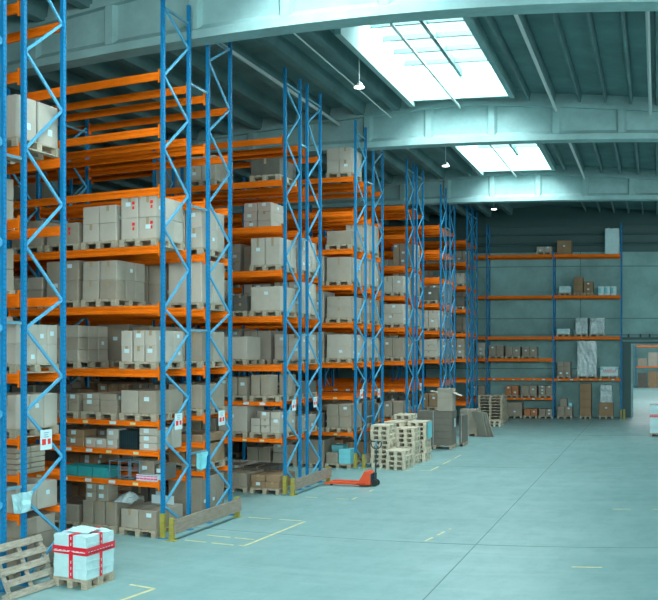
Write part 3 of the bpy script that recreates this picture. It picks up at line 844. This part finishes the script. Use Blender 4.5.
# ------------------------------------------------------------------ location cards on the frames
def card(y, z, label, s=1.0):
    r = empty('location_card', (-8.965, y, z)); tag(r, label, 'sign', 'white cards with red squares on the rack ends')
    MB().box(0, .006, -.12 * s, .12 * s, -.12 * s, .12 * s).build('card', 'white_paper', r)
    MB().box(.006, .008, -.09 * s, -.01 * s, -.06 * s, .01 * s).build('red_square', 'red_print', r)
    MB().box(.006, .008, .03 * s, .09 * s, -.055 * s, .01 * s).build('red_square', 'red_print', r)
    t = MB()
    for k in range(3): t.box(.006, .008, -.05 * s, (.05 - .02 * (k % 2)) * s, (.03 + .025 * k) * s, (.038 + .025 * k) * s)
    t.build('card_lettering', 'zinc', r)
for y, z, l in ((12.80, 2.17, 'white card with red squares on the white-carton rack frame'), (17.28, 2.19, 'white card with red squares on the front frame of the first full row'),
                (19.27, 2.14, 'white card with red squares on the rear frame of the first full row'), (23.6, 2.2, 'small white card on the front frame of the second full row'),
                (25.2, 2.2, 'small white card on the rear frame of the second full row'), (29.45, 2.25, 'small white card on the front frame of the third full row'),
                (31.4, 2.2, 'small white card on the rear frame of the third full row'), (37.2, 2.2, 'small white card on the rear frame of the fourth full row')):
    card(y, z, l, 1.15 if y > 20 else 1.3)

# ------------------------------------------------------------------ white load with red tape in front
HALF = pallet_mb(.6, .8).mesh('pallet', 'pale_wood')
HALFD = pallet_mb(.6, .8).mesh('pallet', 'pallet_wood')
def soft_block(x0, x1, y0, y1, z0, z1, mname, seed, amp=.012):
    """a film-wrapped block: subdivided box with small dents"""
    import bmesh
    rr = random.Random(seed)
    bm = bmesh.new(); bmesh.ops.create_cube(bm, size=1)
    bmesh.ops.subdivide_edges(bm, edges=bm.edges[:], cuts=7, use_grid_fill=True)
    for v in bm.verts:
        e = sum(1 for c in v.co if abs(abs(c) - .5) < 1e-4)
        k = amp * (1.6 if e >= 2 else 1)
        c = v.co.copy()
        v.co.x = (x0 + x1) / 2 + c.x * (x1 - x0) - (k * (1 if c.x > 0 else -1) * rr.random() if abs(abs(c.x) - .5) < 1e-4 else 0)
        v.co.y = (y0 + y1) / 2 + c.y * (y1 - y0) - (k * (1 if c.y > 0 else -1) * rr.random() if abs(abs(c.y) - .5) < 1e-4 else 0)
        v.co.z = (z0 + z1) / 2 + c.z * (z1 - z0) + ((rr.uniform(-1, 1) * k) if c.z > .49 else 0)
    me = bpy.data.meshes.new('wrapped'); bm.to_mesh(me); bm.free(); me.materials.append(MATS[mname])
    return me
def taped_load(x, y, w, d, h, rz, label, plabel, sheets=6, seed=4, half=True):
    me_p = HALFD if half else PAL
    M = Matrix.Translation((x, y, 0)) @ Matrix.Rotation(rz, 4, 'Z')
    p = link('wooden_pallet', me_p, None, (x, y, 0), (0, 0, rz)); tag(p, plabel, 'pallet')
    r = empty('wrapped_load', M @ Vector((0, 0, PH)), rz); tag(r, label, 'wrapped load', 'white loads bound with red tape')
    link('white_wrapping', soft_block(0, w, 0, d, .001, h, 'white_film', seed, .009), r)
    for k in range(1, 5):      # folds in the wrapping
        zz = h * k / 5 + .01
        MB().bar((.01, -.004, zz), (w * .96, -.004, zz + .012), .006, .012).build('film_fold', 'white_film', r)
        MB().bar((w + .003, .02, zz + .012), (w + .003, d * .9, zz - .012), .006, .012).build('film_fold', 'white_film', r)
    t = .07; e = .006; zb = h * .56
    def band(name, mb): return mb.build(name, 'red_tape', r)
    band('red_band', MB().box(-e, w + e, -e, 0, zb, zb + .115).box(-e, w + e, d, d + e, zb, zb + .115).box(-e, 0, 0, d, zb, zb + .115).box(w, w + e, 0, d, zb, zb + .115))
    cx = w * .48
    band('red_band', MB().box(cx, cx + t, -e - .002, -.001, 0, h + e).box(cx, cx + t, -e, d + e, h + .008, h + .014).box(cx, cx + t, d, d + e, 0, h + .01))
    cy = d * .46
    band('red_band', MB().box(w + .001, w + e + .002, cy, cy + t, 0, h + e).box(-e, w + e, cy, cy + t, h + .009, h + .016).box(-e, 0, cy, cy + t, 0, h + .01))
    dsh = MB()                                  # small white print along the tape
    for k in range(7):
        a = .03 + k * (w - .06) / 7; dsh.box(a, a + .05, -e - .004, -e - .002, zb + .05, zb + .058)
    for k in range(9):
        a = .03 + k * (d - .06) / 9; dsh.box(w + e + .002, w + e + .004, a, a + .05, zb + .05, zb + .058)
    for k in range(7):
        a = .04 + k * .09
        if abs(a - zb) > .1 and a < h - .05: dsh.box(cx + .03, cx + .042, -e - .004, -e - .002, a, a + .045).box(w + e + .002, w + e + .004, cy + .03, cy + .042, a, a + .045)
    dsh.build('tape_lettering', 'white_paper', r)
    return r
tl = taped_load(-8.62, 12.50, .60, .80, .64, 0.0, 'white film-wrapped load tied with red tape, beside the leaning pallet', 'small wooden pallet under the white load beside the leaning pallet')
MB().box(.601, .604, .62, .76, .36, .56).build('document_pouch', 'white_paper', tl)
film('wrapping_flap', (-8.55, 12.72, PH + .655), .42, .42, .07, 'loose bunched film lying on top of the red-taped white load', 'white_film', 8)
taped_load(-.30, 41.9, .80, 1.2, 1.18, 0.0, 'white wrapped load with red tape standing alone near the doorway', 'wooden pallet under the lone white load near the doorway', half=False, seed=9)

# old pallet leaning on the rack
r = empty('old_pallet', (-8.56, 11.35, .012)); tag(r, 'old grey wooden pallet leaning on its long edge against the blue rack', 'pallet')
lean = Matrix.Rotation(math.radians(-24), 4, 'Y')
def lp(name, boxes):
    m = MB()
    for b in boxes: m.box(*b, M=lean)
    m.build(name, 'old_wood', r)
# local: x thickness (0 face towards aisle .. -.14 back), y length 1.2, z height .8
for k in range(5): lp('deck_board', [(-.024, 0, 0, 1.2, z0, z0 + .10) for z0 in (k * .175,)])
for k in range(3): lp('stringer', [(-.046, -.024, y0, y0 + .09, 0, .80) for y0 in (0, .555, 1.11)[k:k + 1]])
for k in range(3): lp('block', [(-.125, -.046, y0, y0 + .09, z0, z0 + .1) for y0 in (0, .555, 1.11)[k:k + 1] for z0 in (0, .35, .7)])
for k in range(3): lp('skid', [(-.147, -.125, 0, 1.2, z0, z0 + .10) for z0 in (0, .35, .70)[k:k + 1]])

# ------------------------------------------------------------------ stacks of empty pallets by the third row
ORDN = ['bottom', 'second', 'third', 'fourth', 'fifth', 'sixth', 'seventh', 'eighth', 'ninth', 'tenth']
PALE = {}
def pstack(x, y, n, me, rz, what, seed, cyan=()):
    rr = random.Random(seed)
    for k in range(n):
        o = link('wooden_pallet', me, None, (x + rr.uniform(-.02, .02), y + rr.uniform(-.02, .02), PH * k), (0, 0, rz + rr.uniform(-.02, .02)))
        tag(o, 'empty pale pallet, %s up, %s' % (ORDN[k] if k < n - 1 else 'topmost', what), 'pallet', 'stacked empty wooden pallets')
    return o
pstack(-8.05, 29.0, 4, HALF, -.08, 'in the lowest pallet stack behind the jack handle', 1)
pstack(-8.66, 29.42, 9, HALF, 0, 'in the tall stack touching the yellow post', 2)
pstack(-8.10, 30.35, 8, HALF, 0, 'in the stack right behind the lowest one', 3)
pstack(-7.98, 31.32, 9, HALF, 0, 'in the stack with the pale blue sheet', 4)
pstack(-8.68, 31.0, 9, HALF, 0, 'in the stack between the tall ones and rack', 5)
pstack(-8.72, 32.4, 10, HALF, 0, 'in the hindmost and highest small pallet stack', 6)
t = MB().box(0, .006, 0, .62, 0, .52).build('plastic_sheet', 'carton_cyan', None, (-7.34, 31.42, .74)); tag(t, 'pale blue sheet fixed to the side of a pallet stack', 'sheet')
pstack(-8.66, 47.9, 10, PALX, 0, 'in the wide stack near the end wall', 7)
pstack(-8.70, 48.95, 9, PALX, 0, 'in the stack behind the wide one near the end wall', 8)
pstack(-8.0, 46.9, 2, HALF, 0, 'in the two-high stack before the wide one', 9)

# ------------------------------------------------------------------ cardboard bundles
def bundle(x0, x1, y0, y1, h, n, label, plabel, m='board_grey', pal=True, straps=True, group='bundles of flat cardboard'):
    z = PH if pal else 0
    if pal:
        pw = pallet_mb(x1 - x0, y1 - y0).build('wooden_pallet', 'pallet_wood', None, (x0, y0, 0)); tag(pw, plabel, 'pallet')
    r = empty('cardboard_bundle', (x0, y0, z)); tag(r, label, 'cardboard bundle', group)
    rr = random.Random(int(abs(x0) * 100)); w, d = x1 - x0, y1 - y0; hh = h / n
    for k in range(n):
        a, b = rr.uniform(0, .02), rr.uniform(0, .02)
        MB().box(a, w - .02 + a, b, d - .02 + b, hh * k, hh * (k + 1) - .006).build('board_layer', m, r)
    if straps:
        MB().box(w * .46, w * .46 + .02, -.006, -.001, 0, h + .004).box(w * .46, w * .46 + .02, -.006, d + .006, h + .001, h + .006).build('strap', 'clear_film', r)
    return r
bg = bundle(-8.72, -7.40, 35.6, 36.45, 1.24, 5, 'large strapped bundle of flat grey cardboard with the open carton on top', 'pallet under the large grey cardboard bundle')
MB().box(0, .004, -.1, .1, -.16, .16).build('paper_label', 'white_paper', bg, (1.325, .5, .8))
bg = bundle(-7.38, -7.19, 36.75, 37.6, 1.02, 5, 'narrow grey cardboard bundle beside the large strapped one', 'pallet under the narrow cardboard bundle')
bundle(-8.25, -7.52, 41.3, 42.2, .98, 8, 'layered flat boards stacked beside the leaning panels', 'pallet under the layered flat boards', m='carton_tan')
for k in range(3):
    M = Matrix.Rotation(math.radians(48), 4, 'Z') @ Matrix.Rotation(math.radians(-15 - 3.0 * k), 4, 'Y')
    o = MB().box(-.03, 0, 0, .8, 0, 1.1, M=M).build('leaning_board', 'carton_grey', None, (-7.02 + .14 * k, 41.05, .01))
    tag(o, 'tan board leaning towards the layered boards, %s of three' % ['innermost', 'middle', 'outermost'][k], 'board')
# open carton on the bundle
r = empty('open_carton', (-7.96, 35.68, 1.386)); tag(r, 'open tan carton with spread flaps on the large grey bundle', 'carton')
w, d, h = .56, .5, .66; t = .012
MB().box(0, w, 0, t, 0, h).box(0, w, d - t, d, 0, h).box(0, t, t, d - t, 0, h).box(w - t, w, t, d - t, 0, h).box(t, w - t, t, d - t, 0, t).build('carton_body', 'carton_grey', r)
MB().prism([(0, h), (-.30, h + .06), (-.30, h + .07), (0, h + .012)], 'y', 0, d).build('flap', 'carton_grey', r)
MB().prism([(w, h), (w + .30, h - .12), (w + .30, h - .108), (w, h + .012)], 'y', 0, d).build('flap', 'carton_pale', r)
MB().prism([(0, h), (0, h + .012), (-.05, h + .18), (-.06, h + .17)], 'x', 0, w).build('flap', 'carton_grey', r)
MB().prism([(d, h), (d, h + .012), (d + .05, h + .16), (d + .06, h + .15)], 'x', 0, w).build('flap', 'carton_grey', r)
MB().box(0, w, -.003, -.0005, h * .70, h * .73).build('packing_tape', 'tape', r)

# ------------------------------------------------------------------ pallet jack
r = empty('pallet_jack', (-7.42, 25.1, 0), math.radians(-1)); tag(r, 'red hand pallet jack with dark handle, forks pointing at the plank barrier', 'pallet jack')
for yy in (0, .38):
    m = MB(); m.prism([(-.12, .045), (-1.12, .045), (-1.27, .02), (-1.27, .055), (-1.12, .10), (-.12, .10)], 'y', yy, yy + .16)
    f = m.build('fork', 'jack_red', r)
    MB().tube((-1.08, yy + .04, .04), (-1.08, yy + .12, .04), .04, 14).build('fork_roller', 'rubber', f)
m = MB(); m.prism([(-.36, .05), (0.0, .05), (.0, .30), (-.07, .40), (-.16, .40)], 'y', .03, .51); m.box(-.36, -.1, 0, .54, .05, .11)
m.build('mast_body', 'jack_red', r)
MB().box(.001, .03, .1, .44, .08, .34).build('pump_plate', 'dark_steel', r)
MB().tube((.06, .27, .12), (.06, .27, .36), .055, 14).build('pump', 'dark_steel', r)
for yy in (.16, .32):
    MB().tube((.08, yy, .09), (.08, yy + .06, .09), .09, 20).build('steer_wheel', 'rubber', r)
MB().tube((.08, .27, .34), (.10, .27, 1.02), .02, 12).build('handle_shaft', 'dark_steel', r)
m = MB(); pts = [(.05, .99), (-.02, 1.04), (-.05, 1.15), (-.02, 1.18), (.22, 1.18), (.25, 1.15), (.22, 1.04), (.15, .99), (.05, .99)]
for a, b in zip(pts, pts[1:]): m.tube((a[0], .27, a[1]), (b[0], .27, b[1]), .016, 8)
m.build('handle_grip', 'dark_steel', r)
MB().box(.08, .12, .25, .29, 1.0, 1.2).build('control_lever', 'zinc', r)

# ------------------------------------------------------------------ loads of the end-wall rack
YW = 52.90
def bk(x): return -YW * math.tan((657 - x) / 1000)
def wall_pallet(a, b, z, lab):
    p = link('wooden_pallet', pallet_mb(b - a, 1.0).mesh('pallet', 'pallet_wood'), None, (a, YW, z)); tag(p, 'end-wall pallet under load: ' + lab, 'pallet')
def wl(a, b, z, h, nx, nz, m, lab, pal=True, dep=.8, name='carton', cat='carton', group=None):
    """cartons (or one wrapped block) standing on the end-wall rack between x = a and b"""
    if pal: wall_pallet(a, b, z, lab); z += PH
    w = (b - a) / nx; hh = h / nz; rr = random.Random(int(a * 77 + z * 13))
    for i in range(nx):
        for k in range(nz):
            if name == 'carton':
                o = link('carton', carton_mesh(w - .01, dep, hh, m), None, (a + w * (i + .5), YW + .1 + dep / 2, z + hh * k))
                if rr.random() < .35: link('shipping_label', LAB, o, (0, -dep / 2 + .002, hh * .6))
            else:
                o = link(name, soft_block(0, w - .01, 0, dep, 0, hh, m, 5 + i + k, .02), None, (a + w * i, YW + .1, z + hh * k))
            pos = []
            if nx > 1: pos.append(['first', 'second', 'third', 'fourth'][i] + ' across')
            if nz > 1: pos.append(('top' if k == nz - 1 else ['lowest', 'second', 'third', 'fourth', 'fifth'][k]) + ' tier')
            nm = {'carton': 'carton', 'wrapped_block': 'film-wrapped block', 'sheet_stack': 'tall block of sheets'}[name]
            tag(o, ('%s %s' % (TONE.get(m, 'grey'), nm) + (', ' + ' '.join(pos) if pos else '') + ', ' + lab)[:120], cat)
Z1, Z2, Z3, Z4, Z5, Z6 = 8.74, 6.55, 4.36, 3.19, 2.12, 1.09
wl(-6.42, -5.60, Z1, .28, 2, 2, P, 'small pale group, top shelf of end-wall rack')
wl(-5.33, -4.55, Z1, .74, 1, 1, B, 'alone on the top shelf of end-wall rack', pal=False)
wl(-2.78, -1.98, Z1, 1.35, 1, 1, 'white_film', 'top shelf end nearest the doorway', pal=False, name='sheet_stack', cat='block')
wl(-5.24, -4.56, Z2, .34, 1, 1, 'white_film', 'second shelf from top, beside brown cartons', name='wrapped_block', cat='wrapped load')
wl(-4.42, -3.94, Z2, .85, 1, 2, B, 'taller dark pair on the second shelf from top')
wl(-3.90, -3.40, Z2, .60, 1, 2, B, 'lower dark pair on the second shelf from top')
wl(-3.14, -2.14, Z2, .48, 3, 1, 'white_film', 'printed cyan and red, second shelf from top', pal=False)
for k in range(3):
    MB().box(-3.12 + .335 * k, -2.99 + .335 * k, YW + .094, YW + .096, Z2 + .12, Z2 + .4).build('printed_panel', 'carton_cyan', [o for o in COL.objects if o.get('label', '').startswith('white carton, %s across, printed' % ['first', 'second', 'third'][k])][0]).matrix_parent_inverse = Matrix.Translation(-Vector([o for o in COL.objects if o.get('label', '').startswith('white carton, %s across, printed' % ['first', 'second', 'third'][k])][0].location))
wl(-5.36, -4.60, Z3, .26, 1, 1, 'white_film', 'flat, third shelf from top by the middle post', name='wrapped_block', cat='wrapped load')
wl(-4.36, -3.66, Z3, .84, 1, 1, 'clear_film', 'third shelf from top, beside its twin, further from doorway', name='wrapped_block', cat='wrapped load')
wl(-3.58, -2.76, Z3, .84, 1, 1, 'clear_film', 'third shelf from top, beside its twin, nearer the doorway', name='wrapped_block', cat='wrapped load')
wl(-9.0, -8.2, Z4, .56, 2, 2, T, 'third shelf up beside the end post'); wl(-8.1, -7.3, Z4, .48, 2, 1, T, 'third shelf up, middle group'); wl(-7.2, -6.4, Z4, .48, 2, 1, T, 'third shelf up, group nearest middle post')
wl(-9.7, -9.2, Z4, .7, 1, 3, P, 'third shelf up behind the blue post')
wl(-5.30, -4.60, Z5, .76, 2, 3, T, 'low shelf beside the tall wrapped block')
wl(-4.26, -3.18, Z5, 1.85, 1, 1, 'clear_film', 'the tallest on the low shelf, reaching nearly up to the next', name='wrapped_block', cat='wrapped load', dep=.9)
wl(-3.02, -2.05, Z5, .5, 1, 1, 'white_film', 'white with red writing, low shelf', pal=True)
wb = [o for o in COL.objects if 'white with red writing, low shelf' in o.get('label', '') and 'category' in o and o['category'] == 'carton'][0]
wb['label'] = 'white box with red writing and blue corners on the end-wall rack'
m = MB(); rr = random.Random(5)
xx = -.34
while xx < .34:
    hgt = rr.choice([.05, .07, .11]); m.bar((xx, -.403, -.02 + .25), (xx + .03, -.403, .25 + hgt), .004, .014); m.bar((xx + .03, -.403, .25 + hgt), (xx + .055, -.403, .25 - .01), .004, .014); xx += .06
m.box(-.36, .36, -.404, -.401, .19, .205)
m.build('red_writing', 'red_print', wb)
MB().box(-.46, -.33, -.404, -.401, .32, .46).box(.33, .46, -.404, -.401, .32, .46).build('blue_corner', 'carton_cyan', wb)
wl(-10.0, -9.22, Z6, .5, 2, 2, T, 'second shelf up over the pallet stack'); wl(-8.12, -7.4, Z6, .5, 2, 2, 'carton_orange', 'second shelf up, reddish group')
wl(-7.25, -6.4, Z6, .52, 2, 1, T, 'second shelf up beside the reddish group'); wl(-6.3, -5.55, Z6, .52, 2, 3, T, 'second shelf up by the middle post')
wl(-8.0, -7.2, 0, .70, 1, 2, T, 'floor level behind the wide pallet stack'); wl(-7.1, -6.38, 0, .36, 2, 1, 'carton_orange', 'floor level of the end-wall rack'); wl(-6.3, -5.55, 0, .36, 2, 2, T, 'floor level by the middle post')
wl(-5.30, -4.50, 0, .5, 2, 2, T, 'stepped group on the floor beside the middle post')
wl(-5.15, -4.78, PH + .5, .42, 1, 1, T, 'alone on the stepped floor group', pal=False, dep=.5)
wl(-4.72, -4.50, PH + .5, .2, 1, 1, 'carton_cyan', 'small box on the stepped floor group', pal=False, dep=.4)
wl(-4.10, -3.50, 0, 1.72, 1, 4, 'carton_brown', 'narrow tower on the floor of the end-wall rack')
wl(-3.08, -2.32, 0, .72, 1, 1, B, 'big crate on the floor nearest the doorway')
wl(-3.04, -2.36, PH + .72, .9, 1, 1, 'clear_film', 'on the brown crate nearest the doorway', pal=False, name='wrapped_block', cat='wrapped load', dep=.7)
# rack beyond the doorway
rr = random.Random(3)
for z in (0, 2.1):
    for k, x in enumerate((-1.9, -.85, .18, 1.35, 2.4, 3.4)):
        hh = rr.uniform(1.3, 1.85) if z == 0 else rr.uniform(.8, 1.5)
        o = link('carton', carton_mesh(.92, .9, hh, ['carton_dark', 'carton_brown', 'carton_orange', T, B, T][k] if z == 0 else [T, G, T, B, G, T][k]), None, (x + .45, 99.5, z))
        tag(o, 'big carton on the %s of the distant rack beyond the doorway, number %s along' % ('floor' if z < 2 else 'shelf', NUMW[k]), 'carton')

# ------------------------------------------------------------------ what the view shows: single cartons and pallets, the rest merged
from mathutils.bvhtree import BVHTree
bpy.context.view_layer.update()
BV, BF, OWN, OWNERS = [], [], [], []
def bvh_add(me, mw, own):
    n = len(BV); vs = me.vertices
    if isinstance(mw, Matrix): BV.extend([mw @ v.co for v in vs])
    else: BV.extend([v.co + mw for v in vs])
    for p in me.polygons: BF.append([n + i for i in p.vertices]); OWN.append(own)
n_oc = n_op = 0
single = []
for o in list(COL.objects):
    if o.type != 'MESH' or 'pane' in o.name: continue
    q = o
    while q.parent is not None: q = q.parent
    if q.get('category') and q.name.split('.')[0] in ('carton', 'wooden_pallet', 'leaning_board', 'striped_pack', 'dark_panel'): single.append(q)
    bvh_add(o.data, o.matrix_world.copy(), q.name)
for k, c in enumerate(CARTS): bvh_add(c[0][0], Vector(c[0][1]), k)
for k, p in enumerate(PALS): bvh_add(PAL, Vector(p[0]), -1 - k)
tree = BVHTree.FromPolygons(BV, BF)
hits = {}
orig = Vector((0, 0, H))
STEP = 1.2
for j in range(int(600 / STEP)):
    py = (j + .5) * STEP
    for i in range(int(658 / STEP)):
        a = ((i + .5) * STEP - 329) / 1000 - YAW
        d = Vector((math.sin(a), math.cos(a), -(py - 352) / 1000)).normalized()
        loc, nrm, idx, dist = tree.ray_cast(orig, d)
        if idx is not None:
            w = OWN[idx]; hits[w] = hits.get(w, 0) + 1
seen_load = {c[1] for k, c in enumerate(CARTS) if hits.get(k)} | {p[1] for k, p in enumerate(PALS) if hits.get(-1 - k)}
single = list(dict.fromkeys(single))
for o in single:
    if hits.get(o.name):
        if o.name.startswith('carton'): n_oc += 1
        if o.name.startswith('wooden_pallet'): n_op += 1
    elif o.get('group') != 'stacked empty wooden pallets':
        for ch in [c for c in COL.objects if c.parent is o]: bpy.data.objects.remove(ch)
        bpy.data.objects.remove(o)
order = {}
for wh in seen_load: order.setdefault(wh[:3], []).append((wh[3], wh[4]))
for k in order: order[k].sort()
NUM = ['one', 'two', 'three', 'four', 'five', 'six', 'seven', 'eight', 'nine', 'ten', 'eleven', 'twelve', 'thirteen', 'fourteen', 'fifteen', 'sixteen']
def place(wh):
    i, hf, z = wh[:3]
    return 'load %s from aisle, %s, %s' % (NUM[order[wh[:3]].index((wh[3], wh[4]))], LN[(i, z)].replace(' up', ''), RNAME[i][hf])
def merge(name, items, label, cat):
    V, F, MI, mats = [], [], [], []
    for me, off in items:
        n = len(V); mt = me.materials[0]; off = Vector(off)
        if mt not in mats: mats.append(mt)
        mi = mats.index(mt)
        V += [tuple(v.co + off) for v in me.vertices]
        for p in me.polygons: F.append(tuple(n + v for v in p.vertices)); MI.append(mi)
    me = bpy.data.meshes.new(name); me.from_pydata(V, [], F)
    for mt in mats: me.materials.append(mt)
    me.polygons.foreach_set('material_index', MI)
    tag(link(name, me), label, cat, kind='stuff')
cs = sorted([k for k in range(len(CARTS)) if hits.get(k)], key=lambda k: -hits[k])[:max(0, 296 - n_oc)]
rest = []
for k in cs:
    c = CARTS[k]; spec, wh, tr, col, row, tone = c[:6]
    o = link('carton', spec[0], None, spec[1])
    for (nm, me, off) in spec[2]: link(nm, me, o, off)
    pos = ' '.join(w for w in (tr if c[11] > 1 else '', col if c[9] > 1 else '', row if c[10] > 1 else '') if w)
    tag(o, '%s carton, %s%s' % (tone.replace('pale grey', 'pale'), pos + ', ' if pos else '', place(wh)), 'carton', 'cartons on the rack shelves')
cset = set(cs)
for k, c in enumerate(CARTS):
    if k in cset or c[1] not in seen_load: continue
    rest.append((c[0][0], c[0][1]))
    for (nm, me, off) in c[0][2]: rest.append((me, Vector(c[0][1]) + Vector(off)))
ps = sorted([k for k in range(len(PALS)) if hits.get(-1 - k)], key=lambda k: -hits[-1 - k])[:max(0, 296 - n_op)]
for k in ps: tag(link('wooden_pallet', PAL, None, PALS[k][0]), 'wooden pallet under ' + place(PALS[k][1]), 'pallet', 'pallets on the rack shelves')
pset = set(ps)
prest = [(PAL, p[0]) for k, p in enumerate(PALS) if k not in pset and p[1] in seen_load]
merge('cartons', rest, 'smaller and partly hidden cartons deeper inside all the rack rows', 'cartons')
if prest: merge('wooden_pallets', prest, 'partly hidden wooden pallets deeper inside all the rack rows', 'pallets')
